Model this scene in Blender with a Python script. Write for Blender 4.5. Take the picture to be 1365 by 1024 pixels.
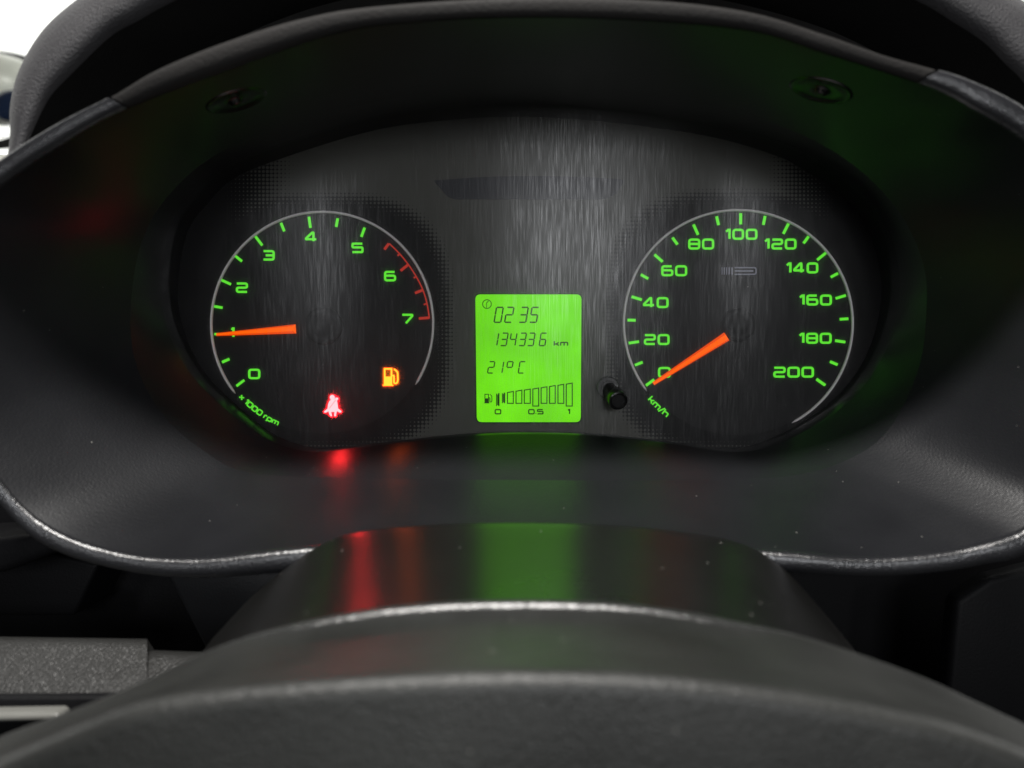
import bpy, bmesh, math, random
from mathutils import Vector, Matrix
random.seed(7)
for o in list(bpy.data.objects): bpy.data.objects.remove(o, do_unlink=True)
scene = bpy.context.scene
COL = scene.collection

# ------------------------------------------------------------------ camera, world, lamps
D = 0.35                  # metres from the lens to the dial faces
S = 1/3000.0              # metres per photograph pixel on the dial plane
cam = bpy.data.cameras.new('camera'); camo = bpy.data.objects.new('camera', cam); COL.objects.link(camo)
camo.location = (0, -D, 0); camo.rotation_euler = (math.radians(90), 0, 0)
cam.sensor_width = 36; cam.lens = 36*D/(1365*S)
cam.clip_start = 0.01; cam.clip_end = 50
cam.dof.use_dof = True; cam.dof.focus_distance = D; cam.dof.aperture_fstop = 8.0
scene.camera = camo

world = bpy.data.worlds.new('World'); scene.world = world; world.use_nodes = True
bg = world.node_tree.nodes['Background']
bg.inputs[0].default_value = (1.0, 0.99, 0.97, 1); bg.inputs[1].default_value = 0.03

def area(name, loc, target, sx, sy, power, col=(1, 0.97, 0.93)):
    l = bpy.data.lights.new(name, 'AREA'); l.shape = 'RECTANGLE'; l.size = sx; l.size_y = sy
    l.energy = power; l.color = col
    o = bpy.data.objects.new(name, l); COL.objects.link(o); o.location = loc
    o.rotation_euler = (Vector(target)-Vector(loc)).to_track_quat('-Z', 'Y').to_euler()
    return o
area('dome_lamp', (-0.04, -0.42, 0.62), (0, -0.10, 0), 0.38, 0.06, 9.0)
area('rear_window_centre', (0.112, -1.0, 0.10), (0, 0, 0), 0.24, 0.16, 1.8, (0.95, 0.97, 1))
area('rear_window_left', (-0.34, -1.0, 0.09), (0, 0, 0), 0.05, 0.14, 0.45, (0.95, 0.97, 1))
area('rear_window_right', (0.40, -1.0, 0.12), (0, 0, 0), 0.05, 0.14, 0.45, (0.95, 0.97, 1))

vs = scene.view_settings
vs.view_transform = 'Standard'; vs.look = 'None'; vs.exposure = 0; vs.gamma = 1; vs.use_curve_mapping = False
scene.render.engine = 'CYCLES'
scene.cycles.transparent_max_bounces = 16
scene.cycles.max_bounces = 6

# ------------------------------------------------------------------ helpers
def P(px, py, Y=0.0):
    k = (D+Y)/D
    return Vector(((px-682.5)*S*k, Y, (512-py)*S*k))

def wloc(o):
    v = Vector((0, 0, 0))
    while o: v += o.location; o = o.parent
    return v

def obj(name, verts, faces, mat, parent=None, smooth=False, origin=None):
    verts = [Vector(v) for v in verts]
    if origin is None:
        lo = Vector([min(v[i] for v in verts) for i in range(3)]); hi = Vector([max(v[i] for v in verts) for i in range(3)])
        origin = (lo+hi)/2
    me = bpy.data.meshes.new(name); me.from_pydata([v-origin for v in verts], [], faces); me.update()
    if smooth: me.polygons.foreach_set('use_smooth', [True]*len(me.polygons))
    if mat: me.materials.append(mat)
    o = bpy.data.objects.new(name, me); COL.objects.link(o)
    o.parent = parent; o.location = origin-(wloc(parent) if parent else Vector((0, 0, 0)))
    return o

def thing(name, label, cat, loc, group=None):
    o = bpy.data.objects.new(name, None); COL.objects.link(o); o.location = loc
    o.empty_display_size = 0.02
    o['label'] = label; o['category'] = cat
    if group: o['group'] = group
    return o

def smooth_angle(o, deg=40):
    me = o.data
    bm = bmesh.new(); bm.from_mesh(me)
    for f in bm.faces: f.smooth = True
    for e in bm.edges:
        if len(e.link_faces) == 2 and e.calc_face_angle(0) > math.radians(deg): e.smooth = False
    bm.to_mesh(me); bm.free()

class MB:
    def __init__(s): s.v = []; s.f = []
    def add(s, vs_, fs):
        b = len(s.v); s.v += [Vector(v) for v in vs_]; s.f += [tuple(i+b for i in f) for f in fs]
    def prism(s, pts, yb, yf, plane=0.0):
        """flat polygon in photograph pixels on the dial plane, given thickness from yb to yf"""
        if sum(pts[i][0]*pts[(i+1) % len(pts)][1]-pts[(i+1) % len(pts)][0]*pts[i][1] for i in range(len(pts))) > 0: pts = pts[::-1]
        n = len(pts)
        vs_ = [P(x, y, plane)+Vector((0, yf-plane, 0)) for x, y in pts]+[P(x, y, plane)+Vector((0, yb-plane, 0)) for x, y in pts]
        fs = [tuple(range(n)), tuple(range(2*n-1, n-1, -1))]
        fs += [(i, i+n, (i+1) % n+n, (i+1) % n) for i in range(n)]
        s.add(vs_, fs)
    def stroke(s, pts, w, closed=False, yb=0.0, yf=-0.0004):
        n = len(pts); pts = [Vector((p[0], p[1])) for p in pts]
        L = []; R = []
        for i in range(n):
            a = pts[i-1] if (closed or i > 0) else None
            c = pts[(i+1) % n] if (closed or i < n-1) else None
            b = pts[i]
            d1 = (b-a).normalized() if a is not None else None
            d2 = (c-b).normalized() if c is not None else None
            if d1 is None: d1 = d2
            if d2 is None: d2 = d1
            n1 = Vector((-d1.y, d1.x)); n2 = Vector((-d2.y, d2.x))
            m = n1+n2
            if m.length < 1e-6: m = n1.copy()
            m.normalize(); k = min(1.6, 1/max(0.3, m.dot(n1)))
            L.append(b+m*k*w/2); R.append(b-m*k*w/2)
        m_ = n if closed else n-1
        vs_ = [P(p.x, p.y)+Vector((0, yf, 0)) for p in L]+[P(p.x, p.y)+Vector((0, yf, 0)) for p in R]
        vs_ += [P(p.x, p.y)+Vector((0, yb, 0)) for p in L]+[P(p.x, p.y)+Vector((0, yb, 0)) for p in R]
        fs = []
        for i in range(m_):
            j = (i+1) % n
            fs += [(i, j, n+j, n+i), (2*n+i, 3*n+i, 3*n+j, 2*n+j), (i, 2*n+i, 2*n+j, j), (n+i, n+j, 3*n+j, 3*n+i)]
        if not closed:
            fs += [(0, n, 3*n, 2*n), (n-1, 3*n-1, 4*n-1, 2*n-1)]
        s.add(vs_, fs)
    def build(s, name, mat, parent=None, smooth=False): return obj(name, s.v, s.f, mat, parent, smooth)

def rnd(pts, r, closed=False, seg=4):
    """round the corners of a polyline"""
    pts = [Vector(p) for p in pts]; n = len(pts); out = []
    for i in range(n):
        if not closed and i in (0, n-1): out.append(pts[i]); continue
        a, b, c = pts[i-1], pts[i], pts[(i+1) % n]
        d1 = (a-b); d2 = (c-b); q = min(r, d1.length*0.48, d2.length*0.48)
        p1 = b+d1.normalized()*q; p2 = b+d2.normalized()*q
        for k in range(seg+1):
            t = k/seg
            out.append(p1*(1-t)**2+b*2*t*(1-t)+p2*t*t)
    return out

def loft(rings, closed=True):
    n = len(rings[0]); vs_ = [v for r in rings for v in r]; fs = []
    for a in range(len(rings)-1):
        for i in range(n if closed else n-1):
            j = (i+1) % n
            fs.append((a*n+i, a*n+j, (a+1)*n+j, (a+1)*n+i))
    return vs_, fs

def catmull(pts, closed=True, sub=12):
    n = len(pts); out = []
    pts = [Vector(p) for p in pts]
    rng = range(n) if closed else range(n-1)
    for i in rng:
        if closed: p0, p1, p2, p3 = pts[i-1], pts[i], pts[(i+1) % n], pts[(i+2) % n]
        else: p0, p1, p2, p3 = pts[max(0, i-1)], pts[i], pts[i+1], pts[min(n-1, i+2)]
        for k in range(sub):
            t = k/sub
            out.append(0.5*((2*p1)+(p2-p0)*t+(2*p0-5*p1+4*p2-p3)*t*t+(3*p1-p0-3*p2+p3)*t**3))
    if not closed: out.append(pts[-1])
    return out

CX, CY = 690.0, 430.0
def polar(ctrl):
    pl = catmull(ctrl, True, 14)
    lst = sorted((math.atan2(CY-p[1], p[0]-CX) % (2*math.pi), math.hypot(p[0]-CX, p[1]-CY)) for p in pl)
    lst = [(lst[-1][0]-2*math.pi, lst[-1][1])]+lst+[(lst[0][0]+2*math.pi, lst[0][1])]
    def f(th):
        th %= 2*math.pi
        for i in range(len(lst)-1):
            if lst[i][0] <= th <= lst[i+1][0]:
                d = lst[i+1][0]-lst[i][0]
                t = (th-lst[i][0])/d if d > 1e-9 else 0
                r = lst[i][1]*(1-t)+lst[i+1][1]*t
                return (CX+r*math.cos(th), CY-r*math.sin(th))
    return f

# ------------------------------------------------------------------ materials
def newmat(name):
    m = bpy.data.materials.new(name); m.use_nodes = True
    nt = m.node_tree; nt.nodes.clear()
    out = nt.nodes.new('ShaderNodeOutputMaterial')
    return m, nt, out
def N(nt, typ, **kw):
    n = nt.nodes.new(typ)
    for k, v in kw.items(): setattr(n, k, v)
    return n
def math_(nt, op, a, b=None, clamp=False):
    n = nt.nodes.new('ShaderNodeMath'); n.operation = op; n.use_clamp = clamp
    for i, x in enumerate((a, b)):
        if x is None: continue
        if isinstance(x, (int, float)): n.inputs[i].default_value = x
        else: nt.links.new(x, n.inputs[i])
    return n.outputs[0]
def ramp(nt, src, lo, hi):
    n = nt.nodes.new('ShaderNodeMapRange'); n.interpolation_type = 'SMOOTHSTEP'
    nt.links.new(src, n.inputs[0]); n.inputs[1].default_value = lo; n.inputs[2].default_value = hi
    return n.outputs[0]

def plastic(name, col, rough=0.4, grain=900, bump=0.3, dust=0.0, spec=0.5, leather=False, mottled=0.35, dustscale=260, rvar=0.1, dist=0.0004):
    m, nt, out = newmat(name); L = nt.links.new
    p = N(nt, 'ShaderNodeBsdfPrincipled'); L(p.outputs[0], out.inputs[0])
    geo = N(nt, 'ShaderNodeNewGeometry'); pos = geo.outputs['Position']
    n1 = N(nt, 'ShaderNodeTexNoise'); n1.inputs['Scale'].default_value = 28; n1.inputs['Detail'].default_value = 5; L(pos, n1.inputs['Vector'])
    if leather:
        gt = N(nt, 'ShaderNodeTexVoronoi'); gt.feature = 'DISTANCE_TO_EDGE'; gt.inputs['Scale'].default_value = grain; L(pos, gt.inputs['Vector'])
        gsrc = math_(nt, 'MINIMUM', gt.outputs['Distance'], 0.25)
    else:
        gt = N(nt, 'ShaderNodeTexNoise'); gt.inputs['Scale'].default_value = grain; gt.inputs['Detail'].default_value = 3; L(pos, gt.inputs['Vector'])
        gsrc = gt.outputs[0]
    b = N(nt, 'ShaderNodeBump'); b.inputs['Strength'].default_value = bump; b.inputs['Distance'].default_value = dist
    L(gsrc, b.inputs['Height']); L(b.outputs[0], p.inputs['Normal'])
    mx = N(nt, 'ShaderNodeMix', data_type='RGBA')
    mx.inputs[6].default_value = (*[c*(1-mottled) for c in col], 1); mx.inputs[7].default_value = (*[c*(1+mottled) for c in col], 1)
    L(n1.outputs[0], mx.inputs[0]); csrc = mx.outputs[2]
    if dust > 0:
        vo = N(nt, 'ShaderNodeTexVoronoi'); vo.inputs['Scale'].default_value = dustscale; L(pos, vo.inputs['Vector'])
        sep = N(nt, 'ShaderNodeSeparateColor'); L(vo.outputs['Color'], sep.inputs[0])
        pick = math_(nt, 'GREATER_THAN', sep.outputs[0], 1-dust)
        size = math_(nt, 'MULTIPLY', sep.outputs[1], 0.13)
        near = math_(nt, 'LESS_THAN', vo.outputs['Distance'], size)
        sp = math_(nt, 'MULTIPLY', pick, near)
        md = N(nt, 'ShaderNodeMix', data_type='RGBA'); L(sp, md.inputs[0]); L(csrc, md.inputs[6]); md.inputs[7].default_value = (0.22, 0.215, 0.20, 1)
        csrc = md.outputs[2]
    L(csrc, p.inputs['Base Color'])
    rr = N(nt, 'ShaderNodeMapRange'); L(n1.outputs[0], rr.inputs[0]); rr.inputs[3].default_value = rough-rvar; rr.inputs[4].default_value = rough+rvar
    L(rr.outputs[0], p.inputs['Roughness'])
    p.inputs['Specular IOR Level'].default_value = spec
    return m

def emit(name, col, strength=1.0, base=(0.02, 0.02, 0.02)):
    m, nt, out = newmat(name)
    p = N(nt, 'ShaderNodeBsdfPrincipled'); nt.links.new(p.outputs[0], out.inputs[0])
    p.inputs['Base Color'].default_value = (*base, 1); p.inputs['Roughness'].default_value = 0.5
    p.inputs['Specular IOR Level'].default_value = 0.0
    p.inputs['Emission Color'].default_value = (*col, 1); p.inputs['Emission Strength'].default_value = strength
    if max(col) < 2: m.cycles.emission_sampling = 'NONE'
    return m

M = {}
M['cowl'] = plastic('cowl_plastic', (0.0115, 0.012, 0.014), 0.33, 1300, 0.18, 0.05, 0.6, dustscale=480, rvar=0.06)
M['roof'] = plastic('cowl_roof_plastic', (0.0095, 0.010, 0.0115), 0.36, 1300, 0.2, 0.02, 0.4, dustscale=450)
M['bezel'] = plastic('bezel_plastic', (0.004, 0.004, 0.0045), 0.17, 1300, 0.05, 0.10, 1.2, dustscale=450, rvar=0.04)
M['rim'] = plastic('rim_plastic', (0.016, 0.0165, 0.019), 0.27, 1150, 0.5, 0.0, 1.2, dist=0.0004, rvar=0.04)
M['trim'] = plastic('flocked_trim', (0.012, 0.011, 0.0105), 0.7, 1100, 0.6, 0.0, 0.3)
M['hood'] = plastic('hood_vinyl', (0.046, 0.045, 0.048), 0.55, 1400, 0.9, 0.0, 0.4, dist=0.0005)
M['shroud'] = plastic('shroud_plastic', (0.009, 0.009, 0.0086), 0.29, 1400, 0.14, 0.16, 0.6, dustscale=330, rvar=0.05)
M['wheel'] = plastic('wheel_plastic', (0.026, 0.027, 0.0255), 0.40, 1000, 0.8, 0.06, 0.45, dustscale=260, mottled=0.8, rvar=0.08)
M['wheel_edge'] = plastic('wheel_edge_plastic', (0.026, 0.027, 0.026), 0.27, 1000, 0.6, 0.06, 1.1, dustscale=260, rvar=0.04)
M['panel'] = plastic('grained_panel', (0.022, 0.022, 0.021), 0.45, 900, 0.7, 0.0, 0.5, leather=True, dist=0.0007)
M['void'] = plastic('dark_fascia', (0.005, 0.005, 0.006), 0.6, 900, 0.3, 0.0, 0.2)
M['fascia'] = plastic('grey_fascia', (0.016, 0.017, 0.019), 0.5, 900, 0.3, 0.01, 0.3)
M['silver'] = plastic('satin_strip', (0.2, 0.2, 0.185), 0.35, 900, 0.1, 0, 0.5)
M['hood_shade'] = plastic('hood_recess_shade', (0.0035, 0.0035, 0.004), 0.9, 900, 0.5, 0, 0.05)  # near-black colour puts the shade of the hood recess into the material
M['black'] = plastic('gloss_black', (0.006, 0.006, 0.006), 0.22, 900, 0.05, 0, 0.5)
M['dial'] = plastic('dial_black', (0.004, 0.004, 0.0045), 0.55, 900, 0.1, 0.01, 0.2, dustscale=420)
M['ring'] = plastic('ring_grey', (0.8, 0.76, 0.77), 0.4, 900, 0.1, 0, 0.4)
M['redpaint'] = emit('red_scale', (0.42, 0.035, 0.025), 0.75, (0.25, 0.02, 0.01))
M['green'] = emit('green_backlight', (0.115, 0.80, 0.032), 1.0)
M['green2'] = emit('green_backlight_dim', (0.10, 0.62, 0.028), 0.85)
M['needle'] = emit('orange_needle', (1.0, 0.115, 0.0015), 1.0, (0.3, 0.04, 0.0))
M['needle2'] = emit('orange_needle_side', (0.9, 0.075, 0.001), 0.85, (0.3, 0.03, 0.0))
M['red'] = emit('red_telltale', (32, 0.72, 0.78), 1.0)
M['amber'] = emit('amber_telltale', (8.0, 0.85, 0.05), 1.0)
M['red_halo'] = emit('red_halo', (0.75, 0.0, 0.02), 1.0)  # painted glow round the red icon
M['amber_halo'] = emit('amber_halo', (0.22, 0.06, 0.0), 1.0)  # painted glow round the amber icon
M['ink'] = plastic('lcd_ink', (0.003, 0.022, 0.001), 0.6, 900, 0, 0, 0.1, mottled=0)
M['emblem'] = plastic('emblem_print', (0.42, 0.42, 0.52), 0.5, 900, 0, 0, 0.2)
M['mirror_shell'] = plastic('silver_shell', (0.8, 0.81, 0.74), 0.3, 300, 0.0, 0, 0.5)
M['mirror_glass'] = plastic('blue_glass', (0.008, 0.018, 0.05), 0.15, 300, 0.0, 0, 0.3)
M['frit'] = plastic('frit_black', (0.008, 0.008, 0.008), 0.5, 300, 0, 0, 0.3)
M['dashtop'] = plastic('dash_top_vinyl', (0.35, 0.35, 0.32), 0.6, 900, 0.4, 0, 0.3)
M['ink_mid'] = M['ink']

# LCD backlight
m, nt, out = newmat('lcd_backlight'); L = nt.links.new
p = N(nt, 'ShaderNodeBsdfPrincipled'); L(p.outputs[0], out.inputs[0])
p.inputs['Base Color'].default_value = (0.004, 0.01, 0.001, 1); p.inputs['Roughness'].default_value = 0.5; p.inputs['Specular IOR Level'].default_value = 0.1
tc = N(nt, 'ShaderNodeTexCoord'); n1 = N(nt, 'ShaderNodeTexNoise'); n1.inputs['Scale'].default_value = 38; n1.inputs['Detail'].default_value = 3; L(tc.outputs['Object'], n1.inputs['Vector'])
mr = N(nt, 'ShaderNodeMapRange'); L(n1.outputs[0], mr.inputs[0]); mr.inputs[3].default_value = 0.55; mr.inputs[4].default_value = 1.4
p.inputs['Emission Color'].default_value = (0.15, 0.73, 0.0005, 1); L(mr.outputs[0], p.inputs['Emission Strength'])
M['lcd'] = m

# face plate: satin grey centre that turns black towards the dials through a printed halftone
def face_mat():
    m, nt, out = newmat('printed_face_plate'); L = nt.links.new
    p = N(nt, 'ShaderNodeBsdfPrincipled'); L(p.outputs[0], out.inputs[0])
    geo = N(nt, 'ShaderNodeNewGeometry'); sx = N(nt, 'ShaderNodeSeparateXYZ'); L(geo.outputs['Position'], sx.inputs[0])
    X, Z = sx.outputs['X'], sx.outputs['Z']
    def dist(px, py):
        c = P(px, py)
        dx = math_(nt, 'SUBTRACT', X, c.x); dz = math_(nt, 'SUBTRACT', Z, c.z)
        return math_(nt, 'POWER', math_(nt, 'ADD', math_(nt, 'POWER', math_(nt, 'ABSOLUTE', dx), 3.0), math_(nt, 'POWER', math_(nt, 'ABSOLUTE', dz), 3.0)), 1/3)
    t1 = ramp(nt, dist(428, 432), 148*S, 190*S); t2 = ramp(nt, dist(984, 430), 150*S, 192*S)
    ax = math_(nt, 'ABSOLUTE', math_(nt, 'SUBTRACT', X, P(706, 0).x))
    t3 = math_(nt, 'SUBTRACT', 1.0, ramp(nt, ax, 280*S, 430*S))
    t = math_(nt, 'MINIMUM', math_(nt, 'MINIMUM', t1, t2), t3)
    pitch = 5.3*S
    fx = math_(nt, 'SUBTRACT', math_(nt, 'FRACT', math_(nt, 'DIVIDE', math_(nt, 'ADD', X, 1.0), pitch)), 0.5)
    fz = math_(nt, 'SUBTRACT', math_(nt, 'FRACT', math_(nt, 'DIVIDE', math_(nt, 'ADD', Z, 1.0), pitch)), 0.5)
    # diamond-ish dots that grow with t
    dd = math_(nt, 'SQRT', math_(nt, 'ADD', math_(nt, 'MULTIPLY', fx, fx), math_(nt, 'MULTIPLY', fz, fz)))
    thr = math_(nt, 'MULTIPLY', t, 0.74)
    dot = ramp(nt, math_(nt, 'SUBTRACT', thr, dd), -0.05, 0.05)
    noz = N(nt, 'ShaderNodeTexNoise'); noz.inputs['Scale'].default_value = 1500; L(geo.outputs['Position'], noz.inputs['Vector'])
    mx = N(nt, 'ShaderNodeMix', data_type='RGBA'); L(dot, mx.inputs[0])
    mx.inputs[6].default_value = (0.0045, 0.0045, 0.005, 1); mx.inputs[7].default_value = (0.072, 0.072, 0.064, 1)
    L(mx.outputs[2], p.inputs['Base Color']); p.inputs['Roughness'].default_value = 0.6
    p.inputs['Specular IOR Level'].default_value = 0.15
    b = N(nt, 'ShaderNodeBump'); b.inputs['Strength'].default_value = 0.2; b.inputs['Distance'].default_value = 0.0002; L(noz.outputs[0], b.inputs['Height']); L(b.outputs[0], p.inputs['Normal'])
    return m
M['face'] = face_mat()

# clear lens, finely wiped and scratched up and down
def lens_mat():
    m, nt, out = newmat('scratched_lens'); L = nt.links.new
    geo = N(nt, 'ShaderNodeNewGeometry'); mp = N(nt, 'ShaderNodeMapping'); L(geo.outputs['Position'], mp.inputs['Vector'])
    mp.inputs['Scale'].default_value = (2300, 1, 75)
    n1 = N(nt, 'ShaderNodeTexNoise'); n1.inputs['Scale'].default_value = 1; n1.inputs['Detail'].default_value = 3; L(mp.outputs[0], n1.inputs['Vector'])
    mp2 = N(nt, 'ShaderNodeMapping'); L(geo.outputs['Position'], mp2.inputs['Vector']); mp2.inputs['Scale'].default_value = (90, 1, 5)
    n2 = N(nt, 'ShaderNodeTexNoise'); n2.inputs['Scale'].default_value = 1; n2.inputs['Detail'].default_value = 2; L(mp2.outputs[0], n2.inputs['Vector'])
    tr = N(nt, 'ShaderNodeBsdfTransparent')
    gl = N(nt, 'ShaderNodeBsdfGlossy'); gl = N(nt, 'ShaderNodeBsdfGlossy'); gl.inputs['Roughness'].default_value = 0.25; gl.inputs['Anisotropy'].default_value = 0.42
    gs = N(nt, 'ShaderNodeBsdfAnisotropic') if hasattr(bpy.types, 'ShaderNodeBsdfAnisotropic') else N(nt, 'ShaderNodeBsdfGlossy')
    gs.inputs['Roughness'].default_value = 0.25; gs.inputs['Anisotropy'].default_value = 0.42
    tv = N(nt, 'ShaderNodeCombineXYZ'); tv.inputs[0].default_value = 1; L(tv.outputs[0], gs.inputs['Tangent']); L(tv.outputs[0], gl.inputs['Tangent'])
    s1 = ramp(nt, n1.outputs[0], 0.42, 0.72); s2 = ramp(nt, n2.outputs[0], 0.3, 0.7)
    sc = math_(nt, 'MULTIPLY', math_(nt, 'ADD', math_(nt, 'MULTIPLY', s1, 0.024), 0.003), math_(nt, 'ADD', math_(nt, 'MULTIPLY', s2, 0.7), 0.5))
    fr = N(nt, 'ShaderNodeFresnel'); fr.inputs[0].default_value = 1.35
    m1 = N(nt, 'ShaderNodeMixShader'); L(math_(nt, 'MULTIPLY', fr.outputs[0], 0.3), m1.inputs[0]); L(tr.outputs[0], m1.inputs[1]); L(gl.outputs[0], m1.inputs[2])
    m2 = N(nt, 'ShaderNodeMixShader'); L(sc, m2.inputs[0]); L(m1.outputs[0], m2.inputs[1]); L(gs.outputs[0], m2.inputs[2])
    rf = N(nt, 'ShaderNodeBsdfRefraction'); rf.inputs['IOR'].default_value = 1.3; rf.inputs['Roughness'].default_value = 0.85
    m3 = N(nt, 'ShaderNodeMixShader'); m3.inputs[0].default_value = 0.05; L(m2.outputs[0], m3.inputs[1]); L(rf.outputs[0], m3.inputs[2])
    L(m3.outputs[0], out.inputs[0])
    return m
M['lens'] = lens_mat()
def clear_mat(name, tint, refl):
    m, nt, out = newmat(name); L = nt.links.new
    tr = N(nt, 'ShaderNodeBsdfTransparent'); tr.inputs[0].default_value = (*tint, 1)
    gl = N(nt, 'ShaderNodeBsdfGlossy'); gl.inputs['Roughness'].default_value = 0.03
    mx = N(nt, 'ShaderNodeMixShader'); mx.inputs[0].default_value = refl
    L(tr.outputs[0], mx.inputs[1]); L(gl.outputs[0], mx.inputs[2]); L(mx.outputs[0], out.inputs[0])
    return m
M['screen_glass'] = clear_mat('windscreen_glass', (0.97, 0.98, 0.97), 0.03)
M['smoke'] = plastic('smoked_window', (0.020, 0.021, 0.027), 0.5, 900, 0.1, 0, 0.2)

# ------------------------------------------------------------------ shape of the cowl
F = polar([(690,138),(560,146),(480,159.6),(382,189),(297,222),(256,260),(230,296),(218,345),(216,400),(228,450),(260,505),(321,561),(362,588),(414,602),(465,598),(540,589),(620,581),(700,578),(800,581),(900,592),(991,602),(1060,581),(1125,540),(1165,495),(1190,440),(1199,385),(1194,335),(1179,293),(1164,270),(1129,237),(1088,211),(1053,193),(965,167),(830,147)])
B = polar([(700,640),(520,638),(340,631),(270,600),(215,550),(180,480),(175,400),(190,320),(225,260),(290,205),(400,160),(550,128),(690,120),(850,128),(980,148),(1080,185),(1150,230),(1200,285),(1230,350),(1235,410),(1225,490),(1190,565),(1140,608),(1050,635),(880,640)])
MI = polar([(160,150),(300,96),(450,45),(560,30),(700,24),(850,28),(1000,42),(1100,72),(1240,118),(1300,150),(1365,190),(1430,260),(1460,400),(1440,560),(1418,655),(1365,702),(1310,721),(1250,734),(1150,741),(1000,731),(690,722),(430,726),(260,742),(150,732),(60,697),(0,637),(-60,540),(-80,420),(-50,310),(0,252),(80,196)])
MO = polar([(-60,265),(0,215),(80,164),(150,128),(210,93),(300,56),(400,25),(500,8),(690,-4),(870,0),(1000,16),(1100,46),(1180,74),(1240,91),(1290,107),(1365,145),(1450,215),(1500,400),(1480,590),(1440,680),(1365,738),(1310,752),(1250,762),(1150,768),(1000,760),(690,748),(430,760),(260,770),(150,757),(60,726),(0,672),(-90,560),(-115,420)])
NT = 420
def ymouth(th): return -0.100-0.015*math.sin(th)
THS = [2*math.pi*i/NT for i in range(NT)]

dash = thing('dashboard', 'black moulded dashboard cowl with hooded rim framing the dials', 'dashboard', P(690, 740, -0.05))
def shroud_point(th, t):
    b = P(*B(th), Y=-0.042+0.004*math.sin(th)); m_ = P(*MI(th), Y=ymouth(th))
    v = b.lerp(m_, t)
    return v
rings = []
for t in [i/16 for i in range(17)]: rings.append([shroud_point(th, t) for th in THS])
v, f = loft(rings); obj('cowl', v, f, M['cowl'], dash, True)
# rim: rounded bead round the mouth, in two mouldings that meet at seams
def rim_rings(ths, grow=0.0, scale=1.0):
    rr = []
    for k in range(27):
        s = k/26
        ring = []
        for th in ths:
            y = ymouth(th)
            a = P(*MI(th), Y=y); o = P(*MO(th), Y=y-0.001)
            w = (o-a).length
            ang = math.pi*s
            # superelliptic bead
            cx_ = -math.copysign(abs(math.cos(ang))**0.85, math.cos(ang)); sy_ = abs(math.sin(ang))**0.85
            p_ = (a+o)/2+(o-a)/2*cx_*scale
            if scale == 1.0: sy_ *= 1.0-0.35*s
            p_.y -= (w*0.34*sy_+grow*(1 if 0 < k < 26 else 0))
            ring.append(p_)
        rr.append(ring)
    rr.append([Vector((v_.x*0.985, v_.y+0.02, v_.z*0.985)) for v_ in rr[-1]])
    return rr
TL = math.atan2(CY-132, 152-CX) % (2*math.pi); TR = math.atan2(CY-100, 1242-CX) % (2*math.pi)
def span(a, b, n): return [a+(b-a)*i/(n-1) for i in range(n)]
v, f = loft(rim_rings(span(TL+0.004, TR+2*math.pi, 330)), closed=False)
obj('rim', v, f, M['rim'], dash, True)
v, f = loft(rim_rings(span(TR+0.004, TL, 200), grow=-0.0006, scale=0.93), closed=False)
obj('rim_trim', v, f, M['trim'], dash, True)
# hood over the rim
HO = [(-30,290),(12,235),(22,190),(21,152),(29,111),(47,73),(73,38),(114,3),(200,-60),(330,-115),(500,-150),(690,-160),(900,-150),(1080,-120),(1220,-70),(1300,-30),(1340,0),(1368,20),(1410,70),(1440,140),(1450,200),(1440,300)]
HI = [(-5,290),(26,235),(36,195),(48,165),(67,129),(97,97),(146,50),(182,29),(223,6),(300,-30),(400,-62),(540,-88),(690,-95),(860,-88),(1010,-65),(1130,-35),(1220,0),(1270,29),(1311,56),(1340,85),(1366,112),(1400,170),(1405,220),(1390,300)]
HOs = catmull(HO, False, 12); HIs = catmull(HI, False, 12)
def resample(pl, n):
    d = [0]
    for i in range(1, len(pl)): d.append(d[-1]+(pl[i]-pl[i-1]).length)
    out = []; j = 0
    for i in range(n):
        t = d[-1]*i/(n-1)
        while j < len(d)-2 and d[j+1] < t: j += 1
        q = (t-d[j])/max(1e-9, d[j+1]-d[j]); out.append(pl[j].lerp(pl[j+1], min(1, q)))
    return out
NH = 220
ho = resample(HOs, NH); hi = resample(HIs, NH)
YH = -0.085
rr = []
mid = [(a+b)/2 for a, b in zip(ho, hi)]
inner_back = [P(m_.x*0.80+CX*0.20, m_.y*0.80+CY*0.20, 0.03) for m_ in mid]
rr.append(inner_back)
rr.append([P(*h, Y=YH+0.03) for h in hi])
for k in range(13):
    ang = math.pi*k/12
    ring = []
    for a, b in zip(hi, ho):
        A_ = P(*a, Y=YH); B_ = P(*b, Y=YH+0.012); w = (B_-A_).length
        c_ = -math.cos(ang); q = (A_+B_)/2+(B_-A_)/2*c_; q.y -= w*0.35*math.sin(ang)
        ring.append(q)
    rr.append(ring)
rr.append([P(*h, Y=YH+0.04)*0.985+Vector((0, (YH+0.04)*0.015, 0)) for h in ho])
last = rr[-1]
rr.append([Vector((v_.x*0.93, v_.y+0.2, v_.z*0.93)) for v_ in last])
v, f = loft(rr[2:], closed=False)
obj('hood', v, f, M['hood'], dash, True)
v, f = loft(rr[:3], closed=False)
obj('hood_underside', v, f, M['hood_shade'], dash, True)  # underside of the hood, its shade put in as colour

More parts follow.
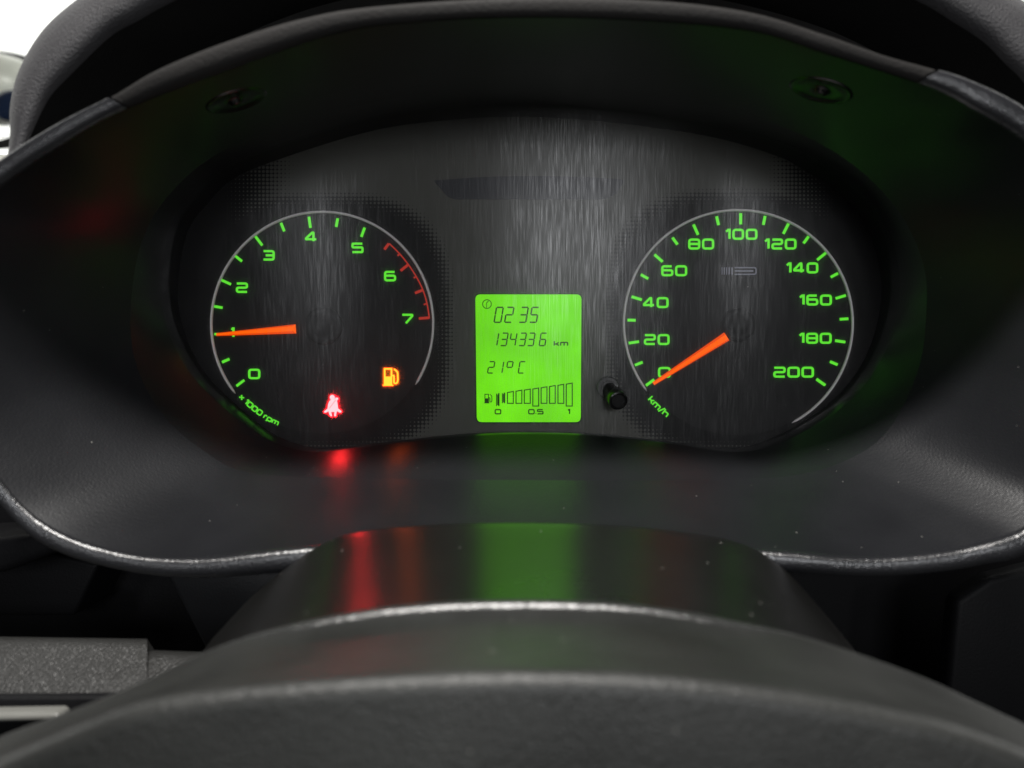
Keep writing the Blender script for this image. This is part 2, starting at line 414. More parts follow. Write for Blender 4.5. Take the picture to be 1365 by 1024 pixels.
# screw wells in the roof of the cowl
def screw_at(th, t, rad):
    c = shroud_point(th, t); du = shroud_point(th+0.02, t)-c; dv = shroud_point(th, t+0.05)-c
    du.normalize(); n = du.cross(dv).normalized(); dv = n.cross(du)
    if n.z > 0: n = -n
    vs_ = []; fs = []; prof = [(1.3, -0.0003), (1.2, 0.0004), (1.1, 0.0006), (1.0, 0.0002), (0.5, 0.0001), (0.3, 0.0003), (0.27, 0.0012), (0.10, 0.0016), (0.0, 0.0016)]
    n_ = 24
    for r, h in prof:
        for i in range(n_):
            a = 2*math.pi*i/n_
            vs_.append(c+(du*math.cos(a)+dv*math.sin(a))*rad*r+n*h)
    for a in range(len(prof)-1):
        for i in range(n_): fs.append((a*n_+i, a*n_+(i+1) % n_, (a+1)*n_+(i+1) % n_, (a+1)*n_+i))
    return vs_, fs
for px, py, t in ((300, 122, 0.62), (1105, 112, 0.62)):
    th = math.atan2(CY-py, px-CX)
    v, f = screw_at(th, t, 0.0085); obj('screw', v, f, M['black'], dash, True)

# parts below the rim
def slab(name, pts, y0, y1, mat, parent, bev=0.003, seg=4):
    """outline in photograph pixels at depth y0 (front), thickness to y1, rounded front edge"""
    if sum(pts[i][0]*pts[(i+1) % len(pts)][1]-pts[(i+1) % len(pts)][0]*pts[i][1] for i in range(len(pts))) > 0: pts = pts[::-1]
    fr = [P(x, y, y0) for x, y in pts]; n = len(fr)
    vs_ = fr+[v_+Vector((0, y1-y0, 0)) for v_ in fr]
    fs = [tuple(range(n)), tuple(range(2*n-1, n-1, -1))]+[(i, i+n, (i+1) % n+n, (i+1) % n) for i in range(n)]
    bm = bmesh.new(); bv = [bm.verts.new(v_) for v_ in vs_]
    for q in fs: bm.faces.new([bv[i] for i in q])
    bmesh.ops.recalc_face_normals(bm, faces=bm.faces)
    if bev > 0:
        bmesh.ops.bevel(bm, geom=[e for e in bm.edges if not all(vv.co.y > y0+1e-5 for vv in e.verts)], offset=bev, segments=seg, profile=0.5, affect='EDGES')
    bm.verts.index_update()
    V = [v_.co.copy() for v_ in bm.verts]; Fc = [tuple(vv.index for vv in q.verts) for q in bm.faces]; bm.free()
    o = obj(name, V, Fc, mat, parent); smooth_angle(o, 35); return o
slab('fascia', [(-400,480),(1800,480),(1800,1400),(-400,1400)], 0.035, 0.05, M['void'], dash, 0)
slab('switch_panel', [(-150,738),(70,738),(132,752),(98,822),(-150,822)], -0.010, 0.02, M['void'], dash, 0.002)
slab('column_bracket', [(214,752),(450,745),(440,900),(290,900)], -0.03, 0.02, M['cowl'], dash, 0.002)
def sill(name, x0, x1, dy, dyr):
    rings = []
    for y, Y in [(846,-.070),(847,-.083),(849,-.0865),(853,-.0890),(860,-.0910),(875,-.0945),(900,-.1005),(930,-.108),(985,-.111)]:
        rings.append([P(x0+(x1-x0)*i/20, y+dy+dyr*i/20, Y) for i in range(21)])
    rings.append([v_+Vector((0, 0.03, 0)) for v_ in rings[-1]])
    v, f = loft(rings, closed=False); n = len(rings)
    f += [tuple(k*21+20 for k in range(n)), tuple(k*21 for k in range(n))[::-1]]
    o = obj(name, v, f, M['panel'], dash, True); smooth_angle(o, 50); return o
sill('knee_panel', -200, 196, 0, 5)
sill('knee_panel_step', 197, 420, 20, 8)
slab('trim_gap', [(-200,932),(330,928),(330,1010),(-200,1010)], -0.115, -0.1115, M['void'], dash, 0.001)
slab('trim_strip', [(-200,956),(78,951),(80,962),(-200,968)], -0.121, -0.1155, M['silver'], dash, 0.0015)
slab('lower_ledge', [(-200,735),(-60,728),(0,716),(40,712),(110,720),(60,742),(0,765),(-200,770)], -0.055, 0.0, M['void'], dash, 0.003)
slab('side_fascia', [(1275,800),(1320,770),(1400,750),(1700,745),(1700,1200),(1290,1100),(1262,940)], -0.03, -0.022, M['void'], dash, 0.003, 4)
slab('dash_top', [(-500,196),(30,200),(120,260),(120,420),(-500,420)], 0.05, 0.35, M['dashtop'], dash, 0.01)

# ------------------------------------------------------------------ instrument cluster
clu = thing('instrument_cluster', 'backlit instrument cluster with two round dials and a green display', 'instrument cluster', P(706, 600, 0))
fr = [P(*F(th), Y=0)*1.03 for th in THS]
v = [Vector((q.x, 0, q.z)) for q in fr]+[Vector((q.x, 0.004, q.z)) for q in fr]
f = [tuple(range(NT))[::-1], tuple(range(NT, 2*NT))]+[(i, (i+1) % NT, (i+1) % NT+NT, i+NT) for i in range(NT)]
obj('face_plate', v, f, M['face'], clu)
YB = -0.0165
rings = [[P(*F(th), Y=YB)+Vector((0, 0.0173, 0)) for th in THS], [P(*F(th), Y=YB) for th in THS]]
for t in [0.03]+[i/8 for i in range(1, 9)]:
    rings.append([P(*F(th), Y=YB).lerp(shroud_point(th, 0), t) for th in THS])
v, f = loft(rings)
bz = obj('bezel', v, f, M['cowl'], clu, True); smooth_angle(bz, 50)
# lens: shallow-curved clear sheet, 1 mm thick
LT = math.radians(4.2)
def lens_ring(s, off):
    out = []
    for th in THS:
        q = P(*F(th), Y=-0.0085)*1.004; c = P(CX, CY-40, -0.0085)
        w_ = c.lerp(q, s); w_.y = -0.0108-0.0010*(1-s*s)+off-(w_.z-0.06)*math.tan(LT)
        out.append(w_)
    return out
rings = [lens_ring(s, 0) for s in (0.02, 0.2, 0.4, 0.6, 0.8, 1.0)]+[lens_ring(s, 0.001) for s in (1.0, 0.8, 0.6, 0.4, 0.2, 0.02)]
v, f = loft(rings); n = len(rings)
f += [tuple(range(NT))[::-1], tuple(range((n-1)*NT, n*NT))]
smooth_angle(obj('lens', v, f, M['lens'], clu, True), 30)

# ---- stroke lettering
G = {
 '0': (1, [([(0,0),(1,0),(1,1),(0,1)], True, .26)]),
 '1': (.36, [([(0,.80),(.22,1),(.36,1),(.36,0)], False, 0)]),
 '2': (1, [([(0,1),(1,1),(1,.5),(0,.5),(0,0),(1,0)], False, .2)]),
 '3': (1, [([(0,1),(1,1),(1,0),(0,0)], False, .22), ([(.22,.5),(.98,.5)], False, 0)]),
 '4': (1, [([(.74,0),(.74,1),(.62,1),(0,.32),(0,.22),(1.02,.22)], False, .03)]),
 '5': (1, [([(.98,1),(0,1),(0,.56),(1,.56),(1,0),(0,0)], False, .12)]),
 '6': (1, [([(.94,1),(0,1),(0,0),(1,0),(1,.56),(.04,.56)], False, .22)]),
 '7': (1, [([(0,1),(1,1),(1,.86),(.36,0)], False, .06)]),
 '8': (1, [([(0,0),(1,0),(1,1),(0,1)], True, .24), ([(.04,.51),(.96,.51)], False, 0)]),
 'x': (.8, [([(0,0),(.8,.7)], False, 0), ([(0,.7),(.8,0)], False, 0)]),
 'r': (.5, [([(0,0),(0,.7),(.5,.7)], False, .2)]),
 'p': (.9, [([(0,-.3),(0,.7),(.9,.7),(.9,0),(.04,0)], False, .18)]),
 'm': (1.3, [([(0,0),(0,.7),(1.3,.7),(1.3,0)], False, .18), ([(.65,0),(.65,.68)], False, 0)]),
 'k': (.85, [([(0,0),(0,1)], False, 0), ([(.04,.36),(.4,.36),(.8,.72)], False, 0), ([(.4,.36),(.85,0)], False, 0)]),
 'h': (.85, [([(0,0),(0,1)], False, 0), ([(.02,.66),(.85,.66),(.85,0)], False, .2)]),
 '/': (.55, [([(0,-.1),(.55,1.05)], False, 0)]),
 '.': (.02, [([(0,-.02),(0,.1)], False, 0)]),
 ' ': (.15, []),
}
def glyph(mb, ch, x, y, gw, gh, sw, rot=0.0, yb=-0.0002, yf=-0.0006):
    """x, y = lower left corner of the centre lines in photograph pixels, rot clockwise in the picture"""
    c, s = math.cos(rot), math.sin(rot); k = 0
    for pts, closed, r in G[ch][1]:
        pl = rnd(pts, r, closed) if r > 0 else [Vector(q) for q in pts]
        out = []
        for q in pl:
            lx, ly = q[0]*gw, -q[1]*gh
            out.append((x+lx*c-ly*s, y+lx*s+ly*c))
        mb.stroke(out, sw, closed, yb, yf-0.00003*k); k += 1
def text(mb, string, cx, cy, W, H, sw, gap=.30, **kw):
    hh = H-sw
    total = sum(G[c][0] for c in string); ng = len(string)-1
    # horizontal scale so that the whole string is W wide
    gpx = gap*hh+sw*0.6
    gw = (W-sw-ng*gpx)/total
    x = cx-W/2+sw/2
    for c in string:
        glyph(mb, c, x, cy+hh/2, gw, hh, sw, **kw); x += G[c][0]*gw+gpx
def arc_text(mb, string, cx, cy, r, a0, gh, sw, gap):
    """letters along the bottom of a circle, reading left to right; a0 in degrees, measured clockwise from +x in the picture"""
    a = math.radians(a0)
    for c in string:
        w = G[c][0]*gh
        am = a-(w/2)/r
        tx, ty = math.sin(am), -math.cos(am)
        rot = math.atan2(ty, tx)
        bx, by = cx+r*math.cos(am)-tx*w/2, cy+r*math.sin(am)-ty*w/2
        glyph(mb, c, bx, by, gh, gh, sw, rot)
        a -= (w+gap)/r

def disc(cx, cy, r, n=96): return [(cx+r*math.cos(2*math.pi*i/n), cy+r*math.sin(2*math.pi*i/n)) for i in range(n)]
def arc(cx, cy, rx, ry, a0, a1, n): return [(cx+rx*math.cos(math.radians(a0+(a1-a0)*i/(n-1))), cy+ry*math.sin(math.radians(a0+(a1-a0)*i/(n-1)))) for i in range(n)]

def ring_arc(cx, cy, rx, ry, a0, a1, w, h, name, parent, mat):
    """rounded wire bent along the dial edge"""
    n = 120; vs_ = []; fs = []; m_ = 8
    pts = arc(cx, cy, rx, ry, a0, a1, n)
    for i, (x, y) in enumerate(pts):
        t = Vector((pts[min(n-1, i+1)][0]-pts[max(0, i-1)][0], pts[min(n-1, i+1)][1]-pts[max(0, i-1)][1])).normalized()
        nx, ny = -t.y, t.x
        e = min(1.0, math.sqrt(max(0, min(i, n-1-i)/1.5)))*0.8+0.2
        for k in range(m_):
            a = 2*math.pi*k/m_
            q = P(x+nx*w/2*math.cos(a)*e, y+ny*w/2*math.cos(a)*e); q.y = -0.0004-h*math.sin(a)*e
            vs_.append(q)
    for i in range(n-1):
        for k in range(m_): fs.append((i*m_+k, (i+1)*m_+k, (i+1)*m_+(k+1) % m_, i*m_+(k+1) % m_))
    fs += [tuple(range(m_)), tuple(range((n-1)*m_, n*m_))[::-1]]
    o = obj(name, vs_, fs, mat, parent, True); return o

def needle(tip, base, wt, wb, y0, parent):
    a = Vector(tip); b = Vector(base); d = (b-a).normalized(); n = Vector((-d.y, d.x))
    pts = [a-n*wt/2, a+n*wt/2, b+n*wb/2, b-n*wb/2]
    low = [P(*q, Y=0)+Vector((0, y0, 0)) for q in pts]
    k = 0.55
    top = [P(*(a-n*wt/2*k+d*2), Y=0)+Vector((0, y0-0.0012, 0)), P(*(a+n*wt/2*k+d*2), Y=0)+Vector((0, y0-0.0012, 0)),
           P(*(b+n*wb/2*k-d*2), Y=0)+Vector((0, y0-0.0022, 0)), P(*(b-n*wb/2*k-d*2), Y=0)+Vector((0, y0-0.0022, 0))]
    vs_ = low+top
    fs = [(4, 5, 6, 7), (3, 2, 1, 0), (0, 1, 5, 4), (1, 2, 6, 5), (2, 3, 7, 6), (3, 0, 4, 7)]
    o = obj('needle', vs_, fs, M['needle'], parent)
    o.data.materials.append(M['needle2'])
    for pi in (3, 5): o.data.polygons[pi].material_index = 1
    return o

def hub(cx, cy, r, parent):
    vs_ = []; fs = []; prof = [(1.0, 0.0), (1.0, -0.0030), (0.95, -0.0036), (0.55, -0.0036), (0.50, -0.0030), (0.0, -0.0030)]; n = 48
    for q, h in prof:
        for i in range(n):
            a = 2*math.pi*i/n; p_ = P(cx+r*q*math.cos(a), cy+r*q*math.sin(a)); p_.y = h; vs_.append(p_)
    for a in range(len(prof)-1):
        for i in range(n): fs.append((a*n+i, a*n+(i+1) % n, (a+1)*n+(i+1) % n, (a+1)*n+i))
    return obj('hub', vs_, fs, M['dial'], parent, True)

# ---- rev counter
def Z1(x, y): return (260+x/2.925, 260+y/2.925)
mb = MB(); mb.prism(disc(*Z1(497, 503), 146), 0.0002, -0.0002)
tach = mb.build('rev_counter', M['dial'], clu); tach['label'] = 'rev counter dial numbered 0 to 7 with red zone'
c1 = Z1(497, 503)
ring_arc(*c1, 432/2.925, 436/2.925, -218.5, 33, 3.6, 0.0010, 'ring', tach, M['ring'])
for a, b, w in [((163,745),(193,722),9),((107,652),(135,640),10),((77,543),(117,542),9),((77,435),(108,440),10),((104,332),(141,349),10),((158,238),(184,259),10),((237,163),(263,197),10),((336,110),(349,142),10),((445,86),(451,129),10),((557,92),(551,125),10),((662,128),(649,164),10)]:
    mb = MB(); mb.stroke([Z1(*a), Z1(*b)], w/2.925, False, -0.0002, -0.0006); mb.build('tick', M['green'], tach)
for a, b, w in [((756,190),(739,213),10),((833,271),(802,296),10),((886,372),(858,383),10),((912,479),(873,482),10),((799,230),(790,238),6),((864,318),(853,324),6),((903,424),(892,428),6)]:
    mb = MB(); mb.stroke([Z1(*a), Z1(*b)], w/2.925, False, -0.0002, -0.00055); mb.build('red_tick', M['redpaint'], tach)
mb = MB(); mb.stroke([Z1(*q) for q in catmull([(758,190),(800,232),(838,280),(868,328),(890,374),(905,425),(914,482)], False, 6)], 1.7, False, -0.0002, -0.0005); mb.build('red_zone_line', M['redpaint'], tach)
for ch, x, y in [('0',232,698),('1',148,537),('2',184,362),('3',288,236),('4',453,164),('5',634,207),('6',761,317),('7',828,484)]:
    mb = MB(); q = Z1(x, y); text(mb, ch, q[0], q[1], (14 if ch == '1' else 47)/2.925, 41/2.925, 2.8); mb.build('numeral', M['green'], tach)
mb = MB(); arc_text(mb, 'x 1000 rpm', c1[0], c1[1], 147.5, 138.6, 6.2, 1.5, 2.1); mb.build('unit_lettering', M['green'], tach)
needle(Z1(92, 546), Z1(400, 524), 3.8, 12.2, -0.0028, tach)
hub(*Z1(505, 512), 25, tach)

# ---- speedometer
def Z2(x, y): return (800+x/2.925, 260+y/2.925)
mb = MB(); mb.prism(disc(*Z2(537, 500), 149), 0.0002, -0.0002)
spd = mb.build('speedometer', M['dial'], clu); spd['label'] = 'speedometer dial numbered 0 to 200'
c2 = Z2(537, 500)
ring_arc(c2[0], c2[1], 445/2.925, 440/2.925, -217, 62, 3.6, 0.0010, 'ring', spd, M['ring'])
T2 = [((178,743),(210,720)),((135,664),(165,652)),((111,578),(151,572)),((106,488),(138,489)),((122,397),(162,409)),((158,311),(187,327)),((211,233),(243,261)),((281,167),(301,194)),((363,116),(381,156)),((453,84),(461,118)),((547,72),(547,115)),((642,83),(635,117)),((733,113),(713,152)),((811,163),(792,189)),((878,227),(845,254)),((926,306),(898,321)),((956,392),(917,404)),((966,483),(933,485)),((954,574),(915,568)),((924,662),(895,650)),((876,742),(842,718))]
for a, b in T2:
    mb = MB(); mb.stroke([Z2(*a), Z2(*b)], 3.6, False, -0.0002, -0.0006); mb.build('tick', M['green'], spd)
for s_, x, y, w in [('0',250,692,50),('20',220,564,100),('40',216,420,100),('60',288,296,101),('80',393,192,101),('100',549,154,126),('120',701,192,126),('140',786,285,126),('160',838,410,128),('180',837,559,128),('200',753,691,158)]:
    mb = MB(); q = Z2(x, y); text(mb, s_, q[0], q[1], w/2.925, 43/2.925, 2.9); mb.build('numeral', M['green'], spd)
mb = MB(); arc_text(mb, 'km/h', c2[0], c2[1], 157.5, 139.5, 7.6, 1.7, 1.9); mb.build('unit_lettering', M['green'], spd)
needle(Z2(203, 736), Z2(487, 553), 4.6, 12.6, -0.0028, spd)
hub(*Z2(535, 508), 22, spd)
mb = MB()
for i, x in enumerate((474, 483, 492, 502, 513)): mb.stroke([Z2(x, 283), Z2(x, 311)], 1.1+0.2*i, False, -0.0002, -0.0005)
mb.stroke([Z2(*q) for q in rnd([(524,284),(607,284),(607,310),(524,310)], 9)], 1.6, False, -0.0002, -0.0005)
mb.stroke([Z2(524, 297), Z2(596, 297)], 2.0, False, -0.0002, -0.0005)
mb.build('emblem', M['emblem'], spd)

# ---- display
def Z3(x, y): return (630+x/5.533, 385+y/5.533)
mb = MB(); mb.prism([Z3(*q) for q in rnd([(20,42),(803,42),(797,984),(31,984)], 40, True)], 0.0002, -0.0003)
lcd = mb.build('display', M['lcd'], clu)
mb = MB(); mb.stroke([Z3(*q) for q in rnd([(16,38),(807,38),(801,988),(27,988)], 42, True)], 1.6, True, 0.0001, -0.0009); mb.build('frame', M['dial'], lcd)
lcd['label'] = 'bright green display with clock, mileage, temperature and fuel bars'
YI, YF = -0.0003, -0.00048
SEG = {'0':'abcdef','1':'bc','2':'abged','3':'abgcd','4':'fgbc','5':'afgcd','6':'afgedc','7':'abc','8':'abcdefg','9':'abcdfg','C':'afed','o':'abgf'}
def seg7(ch, x, y, w, h, sw, shear=0.17):
    """x, y = lower left in display pixels"""
    mb = MB(); g = 2.2
    def Q(a, b): return Z3(x+a+b*shear, y-b)
    S_ = {'a': ((g, h), (w-g, h)), 'd': ((g, 0), (w-g, 0)), 'g': ((g, h/2), (w-g, h/2)), 'f': ((0, h/2+g), (0, h-g)), 'b': ((w, h/2+g), (w, h-g)), 'e': ((0, g), (0, h/2-g)), 'c': ((w, g), (w, h/2-g))}
    for k in SEG[ch]:
        (ax, ay), (bx, by) = S_[k]
        mb.stroke([Q(ax, ay), Q(bx, by)], sw/5.533, False, YI, YF)
    mb.build('digit', M['ink'], lcd)
for ch, x in (('0', 158), ('2', 236), ('3', 342), ('5', 420)): seg7(ch, x, 248, 50, 110, 10.5)
for ch, x in (('1', 136), ('3', 205), ('4', 270), ('3', 340), ('3', 404), ('6', 490)): seg7(ch, x, 420, 42, 92, 9.5)
for ch, x in (('2', 110), ('1', 176), ('o', 245), ('C', 336)): seg7(ch, x, 622, 40, 84, 9)
def lcd_text(s_, cx, cy, W, H, sw, name):
    mb = MB(); q = Z3(cx, cy); text(mb, s_, q[0], q[1], W/5.533, H/5.533, sw/5.533, gap=.22, yb=YI, yf=YF); mb.build(name, M['ink'], lcd)
lcd_text('km', 651, 403, 108, 42, 9.5, 'unit_lettering')
lcd_text('0', 187, 907, 50, 40, 9, 'scale_numeral'); lcd_text('0.5', 466, 907, 114, 40, 9, 'scale_numeral'); lcd_text('1', 709, 907, 20, 42, 9, 'scale_numeral')
mb = MB(); mb.stroke([Z3(106+32*math.cos(2*math.pi*i/28), 114+32*math.sin(2*math.pi*i/28)) for i in range(28)], 1.1, True, YI, YF)
mb.stroke([Z3(104, 140), Z3(104, 104), Z3(118, 92)], 0.9, False, YI, YF); mb.build('clock_icon', M['ink'], lcd)
for x0, x1, yt, yb_ in [(257,300,762,845),(320,363,752,845),(381,425,744,845),(444,487,736,865),(505,548,727,845),(567,609,718,845),(629,672,709,845),(690,734,700,865)]:
    mb = MB(); mb.stroke([Z3(x0, yt+4), Z3(x1, yt-4), Z3(x1, yb_), Z3(x0, yb_)], 1.4, True, YI, YF); mb.build('bar', M['ink'], lcd)
for x0, x1, yt, yb_ in [(173,199,772,865),(216,241,768,844)]:
    mb = MB(); mb.stroke([Z3(x0+4, yt+2), Z3(x0+4, yb_)], 1.3, False, YI, YF); mb.stroke([Z3(x1-6, yt-2), Z3(x1-6, yb_)], 1.9, False, YI, YF)
    mb.stroke([Z3((x0+x1)/2-1, yt+8), Z3((x0+x1)/2-1, yb_-8)], 1.0, False, YI, YF); mb.build('bar', M['ink'], lcd)
def pump(mb, Z, x0, y0, s_, yb, yf):
    """fuel pump pictogram: body with window, foot and hose; s_ = height"""
    q = lambda x, y: Z(x0+x*s_, y0+y*s_)
    mb.prism([q(0.06,0.48), q(0.52,0.48), q(0.52,0.94), q(0.06,0.94)], yb, yf)
    mb.stroke([q(0.10,0.5), q(0.10,0.05), q(0.48,0.05), q(0.48,0.5)], 0.09*s_*abs(Z(1,0)[0]-Z(0,0)[0]), False, yb, yf-0.00003)
    mb.prism([q(0,0.93), q(0.58,0.93), q(0.58,1.0), q(0,1.0)], yb, yf-0.00002)
    mb.stroke([q(*p_) for p_ in rnd([(0.52,0.42),(0.62,0.42),(0.62,0.86),(0.78,0.86),(0.84,0.70),(0.82,0.22),(0.62,0.06)], 0.08)], 0.085*s_*abs(Z(1,0)[0]-Z(0,0)[0]), False, yb, yf-0.00001)
mb = MB(); pump(mb, Z3, 84, 775, 70, YI, YF); mb.build('fuel_icon', M['ink'], lcd)

# ---- tell-tales
def Z4(x, y): return (400+x/6.2045, 470+y/6.2045)
mb = MB(); pump(mb, Z4, 686, 128, 148, -0.0002, -0.0005)
fl = mb.build('fuel_warning_light', M['amber'], clu); fl['label'] = 'amber fuel pump warning light'
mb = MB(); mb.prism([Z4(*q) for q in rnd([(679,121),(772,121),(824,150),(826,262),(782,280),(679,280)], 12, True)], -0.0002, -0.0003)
mb.build('glow_halo', M['amber_halo'], fl)  # added emissive sheet, paints a glow round the pump
mb = MB(); y_ = (-0.0002, -0.0005)
mb.prism([Z4(*q) for q in disc(268, 371, 21, 20)], *y_)
mb.prism([Z4(*q) for q in [(262,388),(284,388),(297,372),(316,374),(318,386),(306,398),(312,425),(316,462),(345,484),(341,497),(330,497),(306,484),(300,512),(300,527),(284,527),(283,512),(287,492),(258,492),(264,512),(266,527),(252,527),(243,508),(237,486),(214,498),(202,497),(199,487),(229,464),(234,425),(245,400)]], *y_)
sb = mb.build('seat_belt_warning_light', M['red'], clu); sb['label'] = 'red seat belt warning light showing a seated figure'
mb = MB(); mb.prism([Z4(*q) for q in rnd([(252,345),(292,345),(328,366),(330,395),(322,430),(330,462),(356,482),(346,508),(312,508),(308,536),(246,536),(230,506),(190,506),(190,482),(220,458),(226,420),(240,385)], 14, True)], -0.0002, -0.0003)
mb.build('glow_halo', M['red_halo'], sb)  # added emissive sheet, paints a glow round the figure
mb = MB(); mb.stroke([Z4(298, 392), Z4(244, 462)], 0.5, False, -0.0005, -0.0006); mb.build('belt_line', M['redpaint'], sb)

# ---- smoked window above the display
top = catmull([(578,241),(640,236.5),(705,235),(770,236),(829,239)], False, 6)
mb = MB(); mb.prism([tuple(q) for q in top]+[(831,243),(822,258),(812,264),(800,266),(606,266),(596,262)], 0.0002, -0.0003)
mb.build('indicator_window', M['smoke'], clu)

# ---- trip reset knob, leaning down out of the face
a = P(811, 517, -0.002); b = P(824.5, 535, -0.018)
def lathe(axis0, axis1, prof, n=40):
    d = (axis1-axis0); Ld = d.length; d.normalize(); u = d.cross(Vector((0, 0, 1))).normalized(); w = d.cross(u)
    vs_ = []; fs = []
    for t, r in prof:
        for i in range(n):
            q = 2*math.pi*i/n; vs_.append(axis0+d*t*Ld+(u*math.cos(q)+w*math.sin(q))*r)
    for k in range(len(prof)-1):
        for i in range(n): fs.append((k*n+i, k*n+(i+1) % n, (k+1)*n+(i+1) % n, (k+1)*n+i))
    fs.append(tuple(range((len(prof)-1)*n, len(prof)*n)))
    return vs_, fs
v, f = lathe(a, b, [(0, .0036), (0.55, .0036), (0.6, .0042), (0.93, .0042), (0.98, .0040), (1.0, .0034), (0.97, .0028), (0.97, .0003)])
kn = obj('reset_knob', v, f, M['black'], clu, True); smooth_angle(kn, 40)
v, f = lathe(P(810, 516, 0.0), P(810.5, 517, -0.0065), [(0, .0049), (0.9, .0049), (1.0, .0045), (1.0, .0030), (0.95, .0028), (0.95, .0002)])
cl_ = obj('collar', v, f, M['black'], kn, True); smooth_angle(cl_, 40)

# ------------------------------------------------------------------ steering column shroud
col = thing('steering_column_shroud', 'glossy black steering column cover bulging up in front of the cluster', 'column shroud', P(690, 860, -0.12))
back = [(170,1050),(230,930),(275,861),(300,832),(340,790),(385,753),(424,727),(470,709),(560,699),(690,695),(820,699),(920,709),(985,722),(1030,745),(1063,775),(1090,806),(1120,842),(1140,868),(1180,940),(1240,1050)]
front = [(150,1150),(220,1000),(265,905),(290,880),(325,858),(365,842),(415,828),(470,818),(560,808),(690,803),(820,808),(920,818),(975,828),(1020,840),(1055,852),(1090,868),(1120,888),(1150,915),(1200,1010),(1270,1150)]
bk = resample(catmull(back, False, 10), 160); ft = resample(catmull(front, False, 10), 160)
rings = []
for k, (t, dy) in enumerate([(0.0, 16), (0.0, 6), (0.0, 1.5), (0.03, 0), (0.1, -1)]+[(i/12, -1-1.5*math.sin(math.pi*i/12)) for i in range(2, 13)]):
    rings.append([])
    for a_, b_ in zip(bk, ft):
        x = a_[0]*(1-t)+b_[0]*t; y = a_[1]*(1-t)+b_[1]*t
        yy = -0.095-0.065*t+(0.006 if k == 0 else 0.002 if k == 1 else 0)
        rings[-1].append(P(x, y+dy, yy))
v, f = loft(rings, closed=False)
obj('upper_shell', v, f, M['shroud'], col, True)

# ------------------------------------------------------------------ steering wheel
whl = thing('steering_wheel', 'dark grey steering wheel hub arching across the bottom, out of focus', 'steering wheel', P(690, 1150, -0.19))
A_ = [(-250,1110),(-100,1030),(0,982),(100,945),(190,908),(275,868),(364,836),(450,815),(560,800),(690,795),(820,799),(920,812),(985,826),(1060,845),(1140,870),(1230,903),(1300,935),(1365,965),(1460,1010),(1620,1100)]
B_ = [(-250,1150),(-100,1060),(0,1012),(100,968),(190,934),(300,915),(430,903),(560,895),(690,891),(850,895),(1000,910),(1100,927),(1170,941),(1260,962),(1365,1000),(1460,1046),(1620,1140)]
aa = resample(catmull(A_, False, 12), 180); bb = resample(catmull(B_, False, 12), 180)
rings = []
def wring(fn): rings.append([fn(Vector(a_), Vector(b_)) for a_, b_ in zip(aa, bb)])
YA, YBk = -0.158, -0.198
RB = 0.0026
def bead(x): return RB*(0.12+0.88/(1+math.exp((abs(x-683)-330)/22)))
wring(lambda a_, b_: P(a_[0], a_[1], YA)+Vector((0, 0.004, -0.03)))
wring(lambda a_, b_: P(a_[0], a_[1], YA)+Vector((0, 0.001, -0.006)))
for k in range(13):
    q = -0.2+(math.pi*0.86+0.2)*k/12          # raised bead along the rear edge
    wring(lambda a_, b_: P(a_[0], a_[1], YA)+Vector((0, math.cos(q)-1, math.sin(q)-1))*bead(a_[0]))
for t in [i/10 for i in range(1, 10)]:
    wring(lambda a_, b_: (P(a_[0], a_[1], YA)+Vector((0, -2.2, -1.05))*bead(a_[0])).lerp(P(b_[0], b_[1], YBk), t)-Vector((0, 0, 0.0010*math.sin(math.pi*t))))
for k in range(7):
    q = math.pi/2*k/6
    wring(lambda a_, b_: P(b_[0], b_[1], YBk)+Vector((0, -0.0036*math.sin(q), -0.0036*(1-math.cos(q)))))
for k in range(1, 6):
    wring(lambda a_, b_: P(b_[0], b_[1], YBk)+Vector((0, -0.0036-0.004*k/5, -0.0036-0.014*k)))
v, f = loft(rings[:15], closed=False)
obj('rear_edge', v, f, M['wheel_edge'], whl, True)
v, f = loft(rings[14:], closed=False)
obj('hub_cover', v, f, M['wheel'], whl, True)

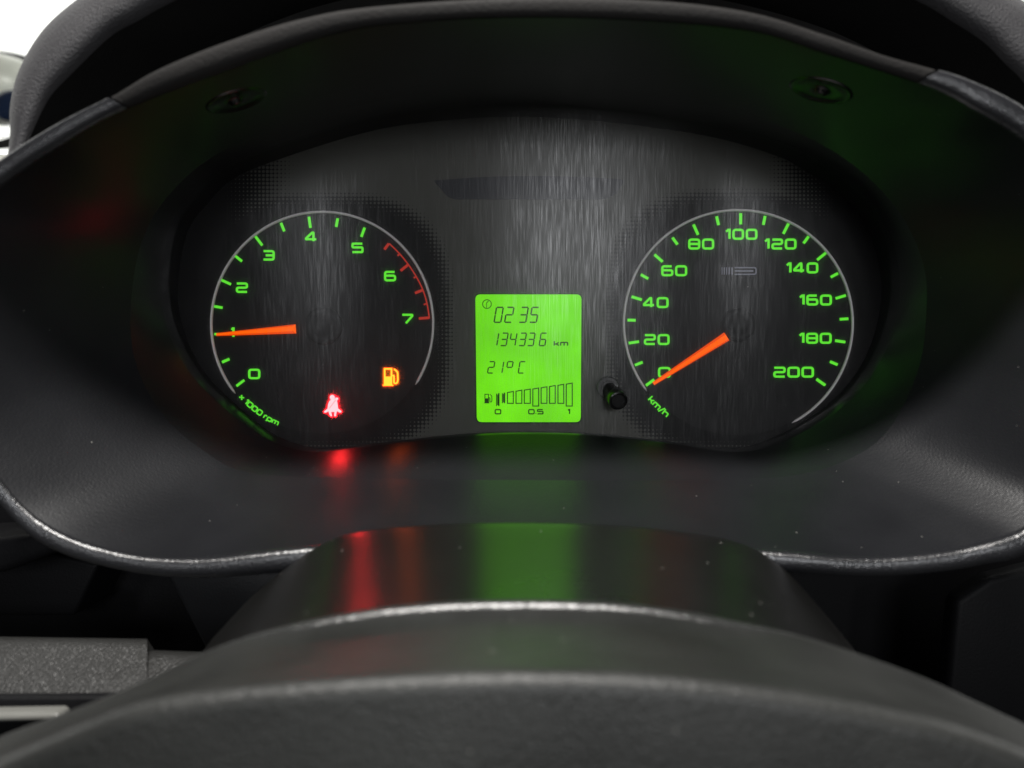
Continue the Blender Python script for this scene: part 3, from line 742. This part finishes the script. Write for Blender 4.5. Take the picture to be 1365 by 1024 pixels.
# ------------------------------------------------------------------ outside, past the hood
sky_m = emit('bright_overcast_sky', (1.0, 0.99, 0.96), 1.6)
pts = [(1.6*math.sin(math.radians(a_)), 0.2+1.6*math.cos(math.radians(a_))) for a_ in range(-90, 91, 6)]
rings = [[Vector((x*c_, y*c_+0.0, z)) for x, y in pts] for z, c_ in ((0.05, 1), (0.4, 1), (0.8, 0.95), (1.2, 0.8), (1.5, 0.6))]
v, f = loft(rings, closed=False)
sk = obj('sky', v, f, sky_m, None, True); sk['kind'] = 'structure'
mir = thing('wing_mirror', 'rounded silver mirror housing with dark blue oval glass past the hood', 'mirror', P(-10, 165, 0.62))
def ellipsoid(c, rx, ry, rz, n=40, m_=20, pw=1.0):
    vs_ = []; fs = []
    for j in range(m_+1):
        ph = -math.pi/2+math.pi*j/m_
        for i in range(n):
            th = 2*math.pi*i/n
            cc = math.cos(ph); vs_.append(c+Vector((rx*cc*math.cos(th), ry*cc*math.sin(th), rz*math.copysign(abs(math.sin(ph))**pw, math.sin(ph)))))
    for j in range(m_):
        for i in range(n): fs.append((j*n+i, j*n+(i+1) % n, (j+1)*n+(i+1) % n, (j+1)*n+i))
    return vs_, fs
ks = S*(D+0.62)/D
v, f = ellipsoid(P(-8, 120, 0.64), 72*ks, 0.05, 46*ks, pw=0.85)
obj('housing', v, f, M['mirror_shell'], mir, True)
v, f = ellipsoid(P(16, 141, 0.585), 26*ks, 0.006, 20*ks)
obj('mirror_glass', v, f, M['mirror_glass'], mir, True)
v, f = ellipsoid(P(-8, 104, 0.66), 78*ks, 0.03, 35*ks, pw=0.85)
obj('shell_edge', v, f, M['frit'], mir, True)

ws = thing('windscreen', 'clear windscreen edge with black dotted border beside the hood', 'windscreen', P(0, 200, 0.42))
YW = 0.40
v = [P(-700, -300, YW), P(1900, -300, YW), P(1900, 205, YW), P(-700, 205, YW)]
v += [q+Vector((0, 0.005, 0)) for q in v]
obj('pane', v, [(0,1,2,3),(7,6,5,4),(0,4,5,1),(1,5,6,2),(2,6,7,3),(3,7,4,0)], M['screen_glass'], ws)
mb = MB(); kk = (D+YW-0.002)/D
def wq(x, y): return P(x, y, YW-0.002)
pts = [(-300,188),(0,187),(12,184),(40,181),(40,194),(12,197),(0,198),(-300,203)]
v = [wq(*q) for q in pts]+[wq(*q)+Vector((0, 0.0015, 0)) for q in pts]; n = len(pts)
obj('frit_band', v, [tuple(range(n)), tuple(range(2*n-1, n-1, -1))]+[(i, i+n, (i+1) % n+n, (i+1) % n) for i in range(n)], M['frit'], ws)
v = []; f = []
for row in range(2):
    for i in range(40):
        x = -90+i*3.2+row*1.6; y = 184.2-row*2.6-(0.25*(x-5) if x > 5 else 0)*0.4; b0 = len(v)
        for yy in (YW-0.002, YW-0.001):
            for k in range(6): v.append(P(x+0.95*math.cos(k*math.pi/3), y+0.95*math.sin(k*math.pi/3), yy))
        f += [tuple(b0+k for k in range(6)), tuple(b0+11-k for k in range(6))]+[(b0+k, b0+6+k, b0+6+(k+1) % 6, b0+(k+1) % 6) for k in range(6)]
fd = obj('frit_dots', v, f, M['frit'], ws); fd['kind'] = 'stuff'
